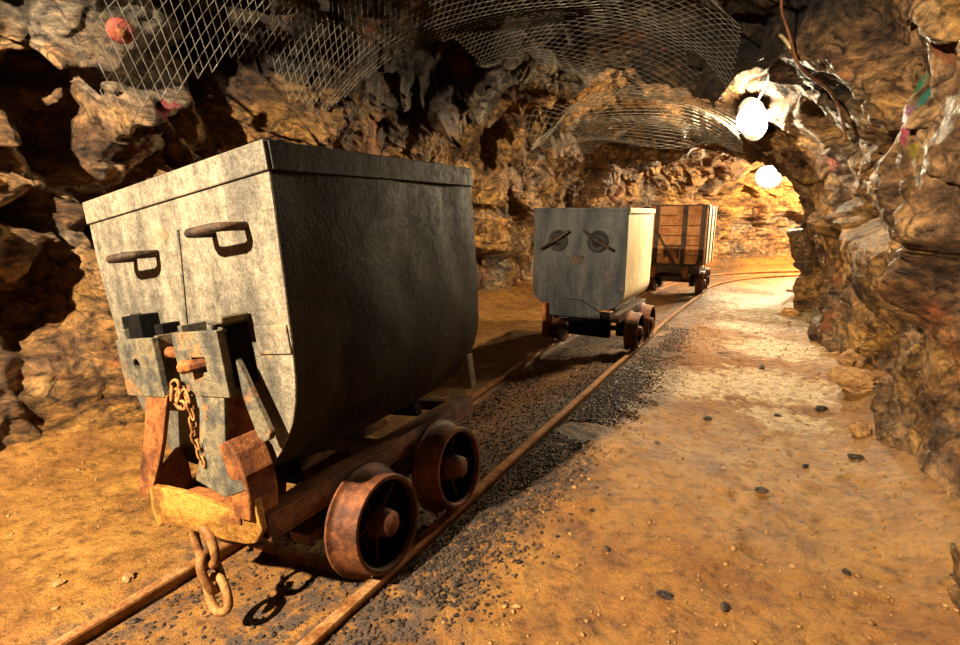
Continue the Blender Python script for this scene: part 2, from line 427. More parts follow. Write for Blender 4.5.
M_CABLE = mat_metal('pale_cable', [lin(130,104,70), lin(184,158,112), lin(206,182,140), lin(150,124,88)], (.5, .7), 0, 20, .001)
M_BLACK = mat_metal('black_housing_and_shade', [lin(5,5,5), lin(12,11,10), lin(22,19,17), lin(8,7,7)], (.7, .9), .0, 12, .002, None, False, None, .03)  # lamp housings; also shade put in as black in sockets and wheel recesses

# ------------------------------------------------------------------ rock shell and floor
def spacing(pts):
    out = []
    for a, b, d in pts: out += list(np.arange(a, b, d))
    return np.array(out)
ss_ = spacing([(-3.4, -.9, .08), (-.9, .0, .03), (.0, 3.2, .0115), (3.2, 5.0, .015), (5.0, 9.0, .022), (9.0, 15.0, .08)])
tw = PI
def t_grid(a, b, n): return np.linspace(a, b, n)
SPL = 0
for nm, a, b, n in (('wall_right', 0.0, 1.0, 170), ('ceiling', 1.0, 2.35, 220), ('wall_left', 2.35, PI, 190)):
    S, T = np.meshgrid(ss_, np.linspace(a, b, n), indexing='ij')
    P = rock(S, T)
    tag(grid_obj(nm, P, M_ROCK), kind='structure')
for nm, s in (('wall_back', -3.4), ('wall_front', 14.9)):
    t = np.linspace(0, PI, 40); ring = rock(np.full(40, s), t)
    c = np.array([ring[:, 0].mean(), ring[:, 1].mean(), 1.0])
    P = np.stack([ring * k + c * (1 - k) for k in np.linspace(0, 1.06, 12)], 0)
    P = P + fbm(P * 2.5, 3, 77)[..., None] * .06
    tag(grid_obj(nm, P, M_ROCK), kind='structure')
fs = spacing([(-3.5, -1.0, .06), (-1.0, 2.6, .012), (2.6, 5.0, .02), (5.0, 9.0, .035), (9.0, 15.1, .1)])
S, U = np.meshgrid(fs, np.concatenate([np.arange(-2.15, -.45, .018), np.arange(-.45, .75, .0105), np.arange(.75, 2.2, .015)]), indexing='ij')
P = track(S, U, 0); P[..., 2] = floor_full(S, U)
tag(grid_obj('floor', P, M_FLOOR), kind='structure')

# ------------------------------------------------------------------ rails
def rail(sign, label):
    s = np.concatenate([np.arange(-1.6, 3.2, .08), np.arange(3.2, 6.6, .15), np.arange(6.6, 13, .12)])
    prof = [(-.014, 0), (.014, 0), (.016, -.006), (.015, -.016), (.006, -.021), (.006, -.045), (.028, -.052), (.028, -.060), (-.028, -.060), (-.028, -.052), (-.006, -.045), (-.006, -.021), (-.015, -.016), (-.016, -.006)]
    n = len(prof); v = []; f = []
    for q in s:
        ru = float(rail_u(np.array(q))) + sign * .3
        z = float(rail_z(np.array(q), sign * .3))
        for (du, dz) in prof: v.append(tuple(track(q, ru + du, z + dz)))
    for i in range(len(s) - 1):
        for k in range(n): f.append((i*n+k, i*n+(k+1)%n, (i+1)*n+(k+1)%n, (i+1)*n+k))
    f += [tuple(range(n)), tuple(range((len(s)-1)*n, len(s)*n))]
    return tag(mesh_obj('rail', v, f, M_RAIL), label, 'rail', 'rails of the mine track')
rail(1, 'right-hand steel rail of the track, edged by dark cinders and nearest the walkway')
rail(-1, 'left-hand rusty steel rail of the track, on the side of the boulder wall')

def place(s, u, roll=0.0, z=0.0, yaw=0.0):
    p = track(s, u, z); a = AZ + max(float(s) - S0, 0) / RC + yaw
    R = Matrix.Rotation(-a, 4, 'Z') @ Matrix.Rotation(-roll, 4, 'Y')
    return Matrix.Translation(Vector(p)) @ R
# tie bar between the rails under the front tub
tb = MB().box((-.29, .195, -.052), (.26, .22, -.028)).done('tie_bar', M_RUST)
CART1 = Matrix(((.8573, .4979, -.1306, -.6083), (-.4928, .8672, .0711, 1.1752), (.1487, .0034, .9889, .0311), (0, 0, 0, 1)))
tb.matrix_world = CART1
tag(tb, 'flat rusty tie bar lying across the track beside the front cart wheel', 'tie bar')

# ------------------------------------------------------------------ wheels shared by the carts
def wheel_set(root, ys, R=.132, xo=.335, mat=M_WHEEL, dx=0.0, detail=True):
    for y in ys:
        for sg in (1, -1):
            prof = [(.247, .04), (.252, R + .010), (.254, R + .015), (.261, R + .015), (.264, R + .005), (.268, R + .001), (xo - .004, R - .007), (xo, R - .010), (xo, R - .019), (xo - .005, R - .022), (xo - .015, R - .023)]
            webp = [(xo - .015, R - .023), (xo - .058, R - .026), (xo - .064, R - .036), (xo - .062, .05), (xo - .054, .040), (xo - .054, .0)]
            b = MB().lathe([(sg * x + dx, r) for x, r in prof], (y, R), 72)
            w = b.done('wheel', mat, root, smooth=True)
            md = w.modifiers.new('edge', 'EDGE_SPLIT'); md.split_angle = math.radians(40)
            MB().lathe([(sg * x + dx, r) for x, r in webp], (y, R), 48).done('web', M_BLACK, w, smooth=True)  # shade of the wheel recess put in as black
            hp = [(xo - .056, .0), (xo - .056, .046), (xo - .03, .042), (xo - .012, .036), (xo + .004, .033), (xo + .010, .026), (xo + .011, 0)]
            MB().lathe([(sg * x + dx, r) for x, r in hp], (y, R), 28).done('hub', mat, w, smooth=True)
            if detail:
                for k in range(5):
                    a = 2 * PI * k / 5 + .5 + y
                    c, s_ = math.cos(a), math.sin(a)
                    MB().tube([(sg * (xo - .048) + dx, y + c * .035, R + s_ * .035), (sg * (xo - .044) + dx, y + c * .07, R + s_ * .07), (sg * (xo - .040) + dx, y + c * (R - .024), R + s_ * (R - .024))], [.004, .003, .004], 6).done('spoke', mat, w)
        MB().tube([(dx - .29, y, R), (dx + .29, y, R)], .02, 12).done('axle', M_DARK, root, smooth=True)

def shell(prof, L, ny, th=.01, bulge=.0, dents=.0, zb=(0, 1), seed=3):
    """open-topped tub: prof = outline (x,z) from right rim round the bottom to left rim"""
    pr = []
    for i in range(len(prof) - 1):
        (x0, z0), (x1, z1) = prof[i], prof[i + 1]
        k = max(1, int(math.hypot(x1 - x0, z1 - z0) / .03))
        pr += [(x0 + (x1 - x0) * j / k, z0 + (z1 - z0) * j / k) for j in range(k)]
    pr.append(prof[-1]); n = len(pr)
    ys = np.linspace(0, L, ny)
    top = max(z for _, z in pr); bot = min(z for _, z in pr); cx = 0; cz = top
    def ring(y, inset, dd):
        out = []
        for (x, z) in pr:
            w = math.sin(PI * min(max(y / L, 0), 1))
            fz = min(1, max(0, (top - z) / (top - bot)))
            l = math.hypot(x, (z - cz) * .8) + 1e-6
            o = bulge * w * (fz ** .7) * (1 if z < top - .04 else .2)
            if dd: o += dents * float(fbm(np.array([x * 3, y * 5, z * 4]), 3, seed)) * min(1, w * 3)
            kx = x / l * (o - inset); kz = (z - cz) * .8 / l * (o - inset)
            out.append((x + kx, y, z + (kz if z < top - .02 else 0)))
        return out
    v = []; f = []
    for y in ys: v += ring(float(y), 0, True)
    for i in range(ny - 1):
        for k in range(n - 1): f.append((i*n+k, i*n+k+1, (i+1)*n+k+1, (i+1)*n+k))
    N = ny * n
    ysi = np.linspace(th, L - th, ny)
    for y in ysi: v += ring(float(y), th, True)
    for i in range(ny - 1):
        for k in range(n - 1): f.append((N+i*n+k, N+(i+1)*n+k, N+(i+1)*n+k+1, N+i*n+k+1))
    # end plates and rims
    f.append(tuple(range(n))); f.append(tuple(range((ny-1)*n, ny*n)))
    f.append(tuple(range(N, N+n))); f.append(tuple(range(N+(ny-1)*n, N+ny*n)))
    for i in range(ny - 1):
        for k in (0, n - 1): f.append((i*n+k, (i+1)*n+k, N+(i+1)*n+k, N+i*n+k))
    f.append((0, n-1, N+n-1, N)); f.append(((ny-1)*n, ny*n-1, N+ny*n-1, N+(ny-1)*n))
    return v, f

# ------------------------------------------------------------------ the front cart
def front_cart():
    root = empty('mine_cart', CART1)
    tag(root, 'large grey steel tub cart in front, with two grab handles and a rusty coupling', 'mine cart')
    L = .775
    right = [(.383, 1.065), (.372, .92), (.362, .78), (.352, .66), (.342, .58), (.330, .53), (.308, .48), (.285, .450), (.256, .415), (.205, .368), (.13, .345), (0, .335)]
    left = [(-x * (.373 / .383 if z > 1 else 1.02), z) for x, z in right[-2::-1]]
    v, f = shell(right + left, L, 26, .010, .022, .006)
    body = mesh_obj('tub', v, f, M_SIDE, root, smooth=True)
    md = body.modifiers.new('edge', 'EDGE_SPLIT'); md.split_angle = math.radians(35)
    MB().prism([(x * 1.004, z) for x, z in right + left], 'y', -.006, -.0005).done('end_plate', M_STEEL, root, bevel=.002)
    # rim strap
    x0, x1, z0, z1, e = -.372, .382, 1.008, 1.067, .006
    b = MB()
    for (a, c) in (((x0 - e, -e - .006, z0), (x1 + e - .004, 0.0, z1)), ((x0 - e, L, z0), (x1 + e - .004, L + e, z1))): b.box(a, c)
    b.done('rim_strap', M_STEEL, root, bevel=.003)
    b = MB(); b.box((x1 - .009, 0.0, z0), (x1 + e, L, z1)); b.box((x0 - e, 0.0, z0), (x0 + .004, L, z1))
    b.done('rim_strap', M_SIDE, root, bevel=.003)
    # grab handles: bars bent out from the plate
    for (xa, xb, z) in ((-.182, -.075, .895), (.165, .280, .913)):
        w = xb - xa; p = []
        for q in ((xa, .004), (xa, -.052), (xa + .006, -.066), (xa + .020, -.073), (xb - .020, -.073), (xb - .006, -.066), (xb, -.052), (xb, .004)):
            p.append((q[0], q[1], z))
        MB().tube(p, .0095, 10).done('grab_handle', M_DARK, root, smooth=True)
    MB().box((.246, -.011, .637), (.351, -.006, .700)).done('patch_plate', M_STEEL, root, bevel=.002)
    MB().prism([(.030, .938), (.038, .938), (-.010, .70), (-.020, .70)], 'y', -.009, -.006).done('seam', M_PLATE, root)
    # sockets that carry the coupling: front plate with a hole, two webs
    def socket(x0, x1, z0, z1, hole, square):
        hx, hz, r = hole; n = 16; yo, yi = -.082, -.066
        outer = []; inner = []
        for k in range(n):
            a = 2 * PI * k / n + PI / 4; c, s_ = math.cos(a), math.sin(a)
            q = max(abs(c), abs(s_)); ox = (x0 + x1) / 2 + c / q * (x1 - x0) / 2; oz = (z0 + z1) / 2 + s_ / q * (z1 - z0) / 2
            outer.append((ox, oz))
            if square: inner.append((hx + c / q * r * 1.5, hz + s_ / q * r))
            else: inner.append((hx + c * r * .85, hz + s_ * r))
        v = [(x, yo, z) for x, z in outer] + [(x, yo, z) for x, z in inner] + [(x, yi, z) for x, z in outer] + [(x, yi, z) for x, z in inner]
        f = []
        for k in range(n):
            j = (k + 1) % n
            f += [(k, j, n+j, n+k), (2*n+k, 3*n+k, 3*n+j, 2*n+j), (k, 2*n+k, 2*n+j, j), (n+k, n+j, 3*n+j, 3*n+k)]
        return mesh_obj('buffer_plate', v, f, M_PLATE, root, bevel=.002)
    pl = socket(-.208, -.036, .553, .697, (-.130, .630, .018), False)
    pr = socket(.050, .222, .560, .706, (.135, .632, .017), True)
    for (a, c, o) in (((-.204, -.066, .553), (-.188, 0, .72), pl), ((-.056, -.066, .553), (-.040, 0, .70), pl), ((.052, -.066, .56), (.068, 0, .72), pr), ((.203, -.066, .56), (.219, 0, .735), pr)):
        MB().box(a, c).done('socket_web', M_PLATE, o, bevel=.002)
    MB().box((.186, -.078, .718), (.240, -.01, .734)).box((.186, -.078, .700), (.200, -.01, .716)).done('top_lug', M_PLATE, root, bevel=.004)
    MB().box((-.238, -.035, .69), (-.216, 0, .756)).done('stop_block', M_STEEL, root, bevel=.003)
    MB().box((-.214, -.055, .66), (-.130, 0, .752)).done('shade_block', M_BLACK, root, bevel=.003)  # black blocks added to stand in for the shade in the sockets
    MB().box((-.078, -.05, .655), (-.042, 0, .725)).done('shade_block', M_BLACK, root, bevel=.003)
    MB().box((.198, -.06, .575), (.222, 0, .712)).done('shade_block', M_BLACK, root, bevel=.003)
    MB().tube([(.105, -.10, .632), (.135, -.098, .634), (.150, -.06, .634)], [.016, .014, .012], 8).done('wedge', M_RUST, root, bevel=.001)
    MB().tube([(-.16, -.045, .655), (-.03, -.047, .655), (.06, -.045, .648)], .014, 12).done('coupling_pin', M_RUST, root, smooth=True)
    # rusty strip between the sockets
    MB().prism([(-.035, .64), (.045, .70), (.05, .55), (-.005, .552), (-.02, .60)], 'y', -.030, -.006).done('backing_strap', M_RUST, root, bevel=.002)
    # legs
    def yz(z0, y0, k): return lambda pts, off: (lambda i: y0 - (z0 - pts[i][1]) * k + off)
    lp = [(-.125, .556), (-.030, .556), (-.075, .44), (-.105, .38), (-.158, .30), (-.215, .285), (-.200, .36), (-.162, .44)]
    g = yz(.56, -.066, .10); MB().prism(lp, 'y', g(lp, 0), g(lp, -.012)).done('coupling_leg', M_RUST, root, bevel=.002)
    lp = [(.108, .565), (.196, .565), (.182, .46), (.222, .395), (.236, .36), (.16, .335), (.052, .362), (.088, .44), (.118, .49)]
    MB().prism(lp, 'y', g(lp, 0), g(lp, -.012)).done('coupling_leg', M_PLATE, root, bevel=.002)
    # side web of the right leg, standing back to the tub
    MB().prism([(-.078, .56), (-.01, .56), (-.01, .42), (-.06, .37), (-.086, .38), (-.078, .46)], 'x', .172, .184).done('leg_web', M_RUST, root, bevel=.002)
    # curved rusty horn
    hp = [(.166, .455), (.203, .468), (.225, .44), (.240, .39), (.240, .34), (.228, .286), (.172, .286), (.176, .33), (.182, .38), (.174, .42)]
    MB().prism(hp, 'y', -.096, -.020).done('horn', M_RUST, root, bevel=.004)
    # latch bar
    lv = MB().prism([(.205, .632), (.221, .640), (.232, .62), (.292, .475), (.283, .458), (.262, .452), (.246, .462), (.218, .56)], 'y', -.052, -.036); lv.done('latch_bar', M_PLATE, root, bevel=.003)
    # bumper: waved strip
    bx_ = np.linspace(-.172, .238, 36)
    tz = np.interp(bx_, [-.172, -.14, -.09, -.04, .01, .06, .11, .15, .19, .205, .238], [.306, .324, .342, .346, .338, .318, .296, .284, .288, .308, .384])
    bz = np.interp(bx_, [-.172, -.13, -.08, -.03, .01, .06, .11, .16, .20, .238], [.206, .222, .246, .254, .244, .226, .212, .208, .218, .256])
    by = -.092 - .020 * np.cos((bx_ + .02) / .19 * PI * .5) - .018 * np.sin((bx_ + .17) / .41 * PI * 2)
    vv = []; ff = []
    for x, a, c, y in zip(bx_, tz, bz, by): vv += [(x, y, c), (x, y - .004, (a + c) / 2), (x, y, a), (x, y + .016, a), (x, y + .016, c)]
    for i in range(35):
        for k in range(5): ff.append((i*5+k, i*5+(k+1)%5, i*5+5+(k+1)%5, i*5+5+k))
    ff += [tuple(range(5)), tuple(range(175, 180))]
    mesh_obj('bumper', vv, ff, M_YELLOW, root, bevel=.003)
    MB().box((-.15, -.085, .262), (.17, 0.0, .278)).done('bumper_shelf', M_RUST, root, bevel=.003)
    MB().prism([(-.085, .28), (-.085, .345), (-.02, .39), (0, .39), (0, .28)], 'x', -.165, -.150).done('shelf_web', M_RUST, root, bevel=.002)
    # frame
    for sg in (1, -1):
        x0, x1 = (.165, .235) if sg > 0 else (-.235, -.165)
        xm = x1 if sg > 0 else x0
        b = MB().box((x0, -.06, .268), (x1, .83, .278)).box((x0, -.06, .218), (x1, .83, .228)).box((min(xm, xm - sg * .012), -.06, .228), (max(xm, xm - sg * .012), .83, .268))
        b.done('chassis_beam', M_BROWN, root, bevel=.002)
        b = MB().box((x0 - .005, .04, .150), (x1 - .005, .80, .176)); b.done('lower_beam', M_BROWN, root, bevel=.002)
        for y in (.208, .556):
            MB().box((x0 + .002, y - .035, .09), (x1 - .002, y + .035, .217)).done('axle_box', M_DARK, root, bevel=.004)
    for y in (-.02, .38, .79):
        MB().box((-.23, y, .228), (.23, y + .04, .266)).done('cross_beam', M_DARK, root, bevel=.002)
    for y in (.10, .62):
        MB().prism([(-.14, .268), (.14, .268), (.12, .345), (-.12, .345)], 'y', y, y + .03).done('tub_saddle', M_BLACK, root)
    MB().box((.255, .750, .33), (.290, .785, .45)).done('rear_post', M_STEEL, root, bevel=.003)
    wheel_set(root, (.208, .556))
    # thin safety chain hanging between the plates
    def link_tube(c, d, n, ln, wd, r):
        """one oval link: centre c, long axis d, flat normal n"""
        c, d, n = Vector(c), Vector(d).normalized(), Vector(n).normalized(); sd = d.cross(n)
        pts = []
        for k in range(16):
            a = 2 * PI * k / 16; cc, s_ = math.cos(a), math.sin(a)
            pts.append(c + d * (math.copysign(abs(cc) ** .7, cc) * ln / 2) + sd * (math.copysign(abs(s_) ** .8, s_) * wd / 2))
        return pts, r
    cb = MB()
    path = [(.052, .585, .05), (.040, .56, .05), (.065, .545, .05), (.085, .572, .05)]
    zz = .572
    for k in range(9):
        p, r = link_tube((.092 + .006 * math.sin(k), -.098, .560 - k * .0185), (.15, 0, -1), (1, 0, .1) if k % 2 else (0, 1, 0), .026, .013, .0026)
        cb.tube(p, r, 6, True)
    for k, (x, z, a) in enumerate(((.05, .590, .3), (.036, .570, 1.2), (.045, .548, 2.2), (.066, .545, 3.0), (.080, .565, 4.2), (.060, .565, .9))):
        p, r = link_tube((x, -.096 - .004 * (k % 2), z), (math.cos(a), 0, math.sin(a)), (math.sin(a) * .5, .8, 0) if k % 2 else (0, 1, 0), .032, .020, .0038)
        cb.tube(p, r, 6, True)
    cb.done('safety_chain', M_CHAIN, root, smooth=True)
    # heavy drawbar chain under the bumper: each link its own part
    for (c, d, n, ln, wd, r) in (((.036, -.100, .197), (.1, 0, -1), (.05, 1, .0), .095, .080, .0105),
                                 ((.040, -.102, .130), (.12, .15, -1), (.90, .45, .1), .090, .052, .0105),
                                 ((.050, -.102, .074), (.30, -.1, -.9), (-.15, 1, -.1), .084, .062, .0105)):
        p, r = link_tube(c, d, n, ln, wd, r)
        MB().tube(p, r, 10, True).done('chain_link', M_CHAIN, root, smooth=True)
    return root
front_cart()

# ------------------------------------------------------------------ the middle cart
def middle_cart():
    root = empty('mine_cart', place(2.98, -.06))
    tag(root, 'middle cart with dark round-bottomed end, two barred discs and a pale lamp-lit side', 'mine cart')
    D = -.105; L = .83; w = .352
    pts = [(w, 1.035), (w, .445)]
    for k in range(1, 7):
        a = k / 6 * PI / 2; pts.append((w - .15 * (1 - math.cos(a)), (.445 - .14 * math.sin(a))))
    prof = pts + [(-x, z) for x, z in pts[::-1]]
    v, f = shell(prof, L, 14, .012, .0, .002)
    v = [(x + D, y, z) for x, y, z in v]
    n = 0
    body = mesh_obj('tub', v, f, M_LITSTEEL, root, smooth=True)
    md = body.modifiers.new('edge', 'EDGE_SPLIT'); md.split_angle = math.radians(35)
    # thick dark end plate
    MB().prism([(x * 1.012 + D, z if z < 1 else 1.04) for x, z in prof], 'y', -.022, -.0005).done('end_plate', M_BLUE, root, bevel=.004)
    MB().box((D - w - .008, -.026, 1.022), (D + w + .008, -.022, 1.045)).done('rim_strap', M_BLUE, root, bevel=.002)
    MB().box((D + w, 0, 1.005), (D + w + .010, L, 1.042)).done('rim_strap', M_LITSTEEL, root, bevel=.002)
    MB().box((D + w - .02, -.027, .46), (D + w + .004, -.022, 1.04)).done('edge_strip', M_BLUE, root, bevel=.002)
    for sg in (-1, 1):
        cx = D + sg * .152 - .005
        b = MB(); prof2 = [(-.0225, .080), (-.034, .076), (-.036, .068), (-.024, .058), (-.026, .035), (-.044, .022), (-.048, 0)]
        m2 = MB().lathe([(a, r) for a, r in prof2], (0, 0), 32)
        vv = [(cx + p[1], p[0], .805 + p[2]) for p in m2.v]
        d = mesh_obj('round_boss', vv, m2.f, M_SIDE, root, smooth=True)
        a, c = (cx - sg * (-.055), .735 + .0), (cx, 0)
        if sg < 0: pth = [(cx - .125, -.052, .742), (cx, -.062, .812), (cx + .095, -.052, .880)]
        else: pth = [(cx - .100, -.052, .885), (cx, -.062, .815), (cx + .125, -.052, .748)]
        MB().tube(pth, .010, 8).done('locking_bar', M_DARK, root, smooth=True)
        MB().box((pth[1][0] - .012, -.055, pth[1][2] - .012), (pth[1][0] + .012, -.028, pth[1][2] + .012)).done('bar_bracket', M_DARK, root)
    MB().box((D - .045, -.027, .64), (D + .045, -.022, .70)).done('rust_patch', M_DARK, root, bevel=.002)
    # hood and frame below
    MB().prism([(D - .20, .24), (D - .20, .315), (D - .13, .372), (D + .05, .372), (D + .15, .315), (D + .20, .285), (D + .20, .24)], 'y', -.06, -.023).done('coupling_hood', M_BLUE, root, bevel=.006)
    MB().box((D - .245, -.085, .06), (D - .215, .02, .33)).done('frame_leg', M_RUST, root, bevel=.003)
    for x in (-.235, .155): MB().box((x, -.02, .22), (x + .07, L, .285)).done('chassis_beam', M_DARK, root, bevel=.002)
    for y in (-.02, .40, .78): MB().box((-.16, y, .10 if y < 0 else .23), (.155, y + .05, .285)).done('cross_beam', M_BLACK, root, bevel=.002)
    for x in (-.2, .13): MB().box((x, .1, .285), (x + .03, L - .1, .32)).done('tub_saddle', M_DARK, root)
    for y in (.17, .56):
        for x in (-.235, .165): MB().box((x, y - .04, .09), (x + .06, y + .04, .225)).done('axle_box', M_DARK, root, bevel=.003)
    wheel_set(root, (.17, .56), .14, .345, M_WHEEL)
    return root
middle_cart()

# ------------------------------------------------------------------ the wooden cart
def wooden_cart():
    root = empty('mine_cart', place(6.2, .0))
    tag(root, 'farthest mine cart, built of orange wooden planks with upright iron straps', 'mine cart')
    w, L, z0, z1 = .335, .86, .37, 1.10
    n = 6; h = (z1 - z0) / n
    def planks(fixed):
        b = MB()
        for k in range(n): fixed(b, z0 + k * h + .004, z0 + (k + 1) * h - .004, k)
        return b
    planks(lambda b, a, c, k: b.box((-w, -.003 * (k % 2), a), (w, .03, c))).done('end_boards', M_WOOD, root, bevel=.003)
    planks(lambda b, a, c, k: b.box((-w, L - .03, a), (w, L, c))).done('end_boards', M_WOOD, root, bevel=.003)
    for sg in (1, -1):
        x0, x1 = (w - .028, w) if sg > 0 else (-w, -w + .028)
        planks(lambda b, a, c, k: b.box((x0, .031, a), (x1, L - .031, c))).done('side_boards', M_LITWOOD if sg > 0 else M_WOOD, root, bevel=.003)
    MB().box((-w + .03, .031, z0), (w - .03, L - .031, z0 + .03)).done('floor_boards', M_WOOD, root)
    for x in (-.255, -.02 + .10, .29):
        MB().box((x - .028, -.018, z0 + .01), (x + .028, -.004, z1 + .006)).done('iron_strap', M_DARK, root, bevel=.002)
    for y in (.08, .42, .78):
        MB().box((w + .001, y - .025, z0), (w + .014, y + .025, z1 + .006)).done('iron_strap', M_LITSTEEL if y > .1 else M_DARK, root, bevel=.002)
    MB().box((-w - .006, -.012, z1 - .002), (w + .012, .04, z1 + .012)).done('top_strap', M_DARK, root, bevel=.002)
    MB().tube([(-.26, -.035, .80), (.03, -.045, .34)], .013, 8).done('diagonal_bar', M_DARK, root)
    MB().tube([(-w, -.03, .46), (-w + .02, -.04, .40), (-w + .06, -.04, .375), (.22, -.04, .375), (.26, -.04, .40), (.275, -.03, .45)], .012, 8).done('draw_iron', M_DARK, root, smooth=True)
    b = MB().box((-.15, -.035, .60), (.05, -.018, .62)).box((-.14, -.035, .46), (-.12, -.018, .60)).box((.02, -.035, .46), (.04, -.018, .60)); b.done('bracket', M_DARK, root)
    MB().box((-.11, -.022, .47), (.01, -.018, .585)).done('bracket_plate', M_RUST, root)
    for x in (-.24, .17): MB().box((x, -.06, .26), (x + .07, L, .365)).done('chassis_beam', M_RUST, root, bevel=.003)
    MB().box((-.30, -.07, .27), (.30, -.005, .365)).done('cross_beam', M_DARK, root, bevel=.004)
    for x in (-.29, .10): MB().box((x, -.085, .20), (x + .07, -.071, .35)).done('end_bracket', M_RUST, root, bevel=.003)
    MB().box((-.16, .0, .16), (.16, .12, .255)).done('coupling_box', M_DARK, root)
    for y in (.17, .62):
        for x in (-.235, .165): MB().box((x, y - .05, .09), (x + .06, y + .05, .262)).done('axle_box', M_DARK, root, bevel=.003)
    wheel_set(root, (.17, .62), .15, .345, M_WHEEL, detail=False)
    return root
wooden_cart()

# ------------------------------------------------------------------ wire netting pinned to the roof
def net_point(s, t, inset):
    ct, stt = math.cos(t), math.sin(t); n = 2.7
    cc = math.copysign(abs(ct) ** (2 / n), ct); ss = abs(stt) ** (2 / n)
    w = float(np.interp(s, *(WR if ct > 0 else WL))) - inset; u0 = cc * w
    H = float(np.interp(s + .5 * min(max(u0, -1.4), 1.2), *HT)) - inset
    sag = .05 * math.sin(s * 3.1 + t * 2) * math.sin(t * 5 + 1) + .02 * math.sin(s * 9 + t * 11)
    return Vector(track(s, u0 * (1 - sag * .5), ss * H - .12 * (1 - ss) - sag))
def netting(s0, s1, t0, t1, cell, inset, r, label, edge):
    b = MB()
    R_ = 1.9
    nt = int((t1 - t0) * R_ / cell); ns = int((s1 - s0) / cell * 2)
    for i in range(nt):
        path = []
        def flush():
            if len(path) > 2: b.tube(list(path), r, 3)
            path.clear()
        for k in range(ns):
            t = t0 + (i + (.5 if (k + i) % 2 else -.5)) * cell / R_
            s = s0 + k * cell / 2
            if edge(s, t): path.append(net_point(s, t, inset))
            else: flush()
        flush()
    return tag(b.done('wire_netting', M_WIRE), label, 'wire netting')
netting(.35, 3.5, 1.15, 2.62, .042, .20, .0011, 'sheet of wire netting sagging under the dark roof, over the front cart', lambda s, t: t < 2.50 - .35 * max(0, s - 1.2) + .10 * math.sin(s * 5) )
netting(3.66, 5.3, 1.12, 2.25, .062, .17, .0021, 'lamp-lit sheet of wire netting stretched under the roof beyond the rock rib', lambda s, t: t < 2.2 - .05 * math.sin(s * 7))

# ------------------------------------------------------------------ stones
ICO_V = None
def ico():
    bm = bmesh.new(); bmesh.ops.create_icosphere(bm, subdivisions=1, radius=1.0)
    v = np.array([tuple(q.co) for q in bm.verts]); f = np.array([[w.index for w in q.verts] for q in bm.faces]); bm.free(); return v, f
IV, IF = ico()
def scatter(name, s, u, r, mat, label, cat):
    """one mesh of many small broken stones lying on the floor"""
    n = len(s); z = floor_full(s, u); P0 = track(s, u, 0); P0[:, 2] = z
    A = rng.normal(size=(n, 12, 3)) * .22 + IV[None]
    A = A * (r[:, None, None]) * rng.uniform(.55, 1.25, (n, 1, 3))
    A[..., 2] *= .7
    V = (A + P0[:, None, :] + np.array([0, 0, 1.0]) * r[:, None, None] * .25).reshape(-1, 3)
    F = (IF[None] + (np.arange(n) * 12)[:, None, None]).reshape(-1, 3)
    me = bpy.data.meshes.new(name); me.vertices.add(len(V)); me.vertices.foreach_set('co', V.reshape(-1).astype(np.float32))
    me.loops.add(F.size); me.loops.foreach_set('vertex_index', F.reshape(-1).astype(np.int32)); me.polygons.add(len(F))
    me.polygons.foreach_set('loop_start', np.arange(0, F.size, 3, dtype=np.int32)); me.polygons.foreach_set('loop_total', np.full(len(F), 3, dtype=np.int32))
    me.update(calc_edges=True); me.materials.append(mat)
    return tag(link(bpy.data.objects.new(name, me)), label, cat, kind='stuff')
n = 12000
s = rng.uniform(-.6, 4.2, n) ; s = np.concatenate([s, rng.uniform(.2, 2.6, 8000)])
u = np.where(rng.random(len(s)) < .62, rng.normal(.41, .085, len(s)), np.where(rng.random(len(s)) < .5, rng.normal(.12, .10, len(s)), rng.normal(-.2, .08, len(s))))
k = (np.abs(u - .3 - rail_u(s)) > .022) & (np.abs(u + .3 - rail_u(s)) > .022) & (u > -.29) & (fbm(np.stack([s * 2.2, u * 2.2, s * 0], -1), 3, 8) > -.7)
s, u = s[k], u[k]
scatter('ballast_gravel', s, u, rng.uniform(.0022, .0066, len(s)) * np.where(rng.random(len(s)) < .04, 1.6, 1), M_CINDER, 'dark cinder gravel strewn along and between the rails', 'gravel')
n = 2600
s = rng.uniform(-.3, 5.5, n); u = np.where(rng.random(n) < .75, rng.uniform(.5, 1.7, n), rng.uniform(-1.45, -.36, n))
scatter('grit', s, u, rng.uniform(.0022, .0075, n) * np.where(rng.random(n) < .05, 1.7, 1), M_STONE, 'small brown grit scattered over the sandy floor', 'grit')

def stone(su, size, label, mat, seed, group=None, squash=.7):
    bm = bmesh.new(); bmesh.ops.create_icosphere(bm, subdivisions=4, radius=1.0)
    co = np.array([tuple(q.co) for q in bm.verts])
    h, e = facets(co * 1.1 + seed * 3.1, seed); h2, _ = facets(co * 2.6 + seed, seed + 9)
    d = 1 + .22 * h + .08 * h2 + .03 * fbm(co * 6, 3, seed)
    co = co * d[:, None] * np.array(size) 
    for q, c in zip(bm.verts, co): q.co = Vector(c)
    me = bpy.data.meshes.new('loose_stone'); bm.to_mesh(me); bm.free(); me.materials.append(mat)
    o = link(bpy.data.objects.new('loose_stone', me))
    z = float(floor_full(np.array([su[0]]), np.array([su[1]]))[0])
    o.location = Vector(track(su[0], su[1], z + size[2] * squash)); o.rotation_euler.z = seed * 1.7
    return tag(o, label, 'stone', group)
stone((5.34, 1.29), (.085, .06, .045), 'orange stone lying on the walkway in front of the far right wall', M_OCHRE, 3)
stone((2.74, 1.58), (.12, .08, .07), 'brown rock fallen at the foot of the right wall', M_STONE, 5)
stone((3.22, 1.60), (.10, .07, .06), 'brown rock at the wall foot, just beyond a slightly larger one', M_STONE, 8)
stone((2.06, 1.52), (.05, .04, .03), 'small brown stone at the near end of the right wall foot', M_STONE, 12)
g = 'small dark stones on the sandy walkway'
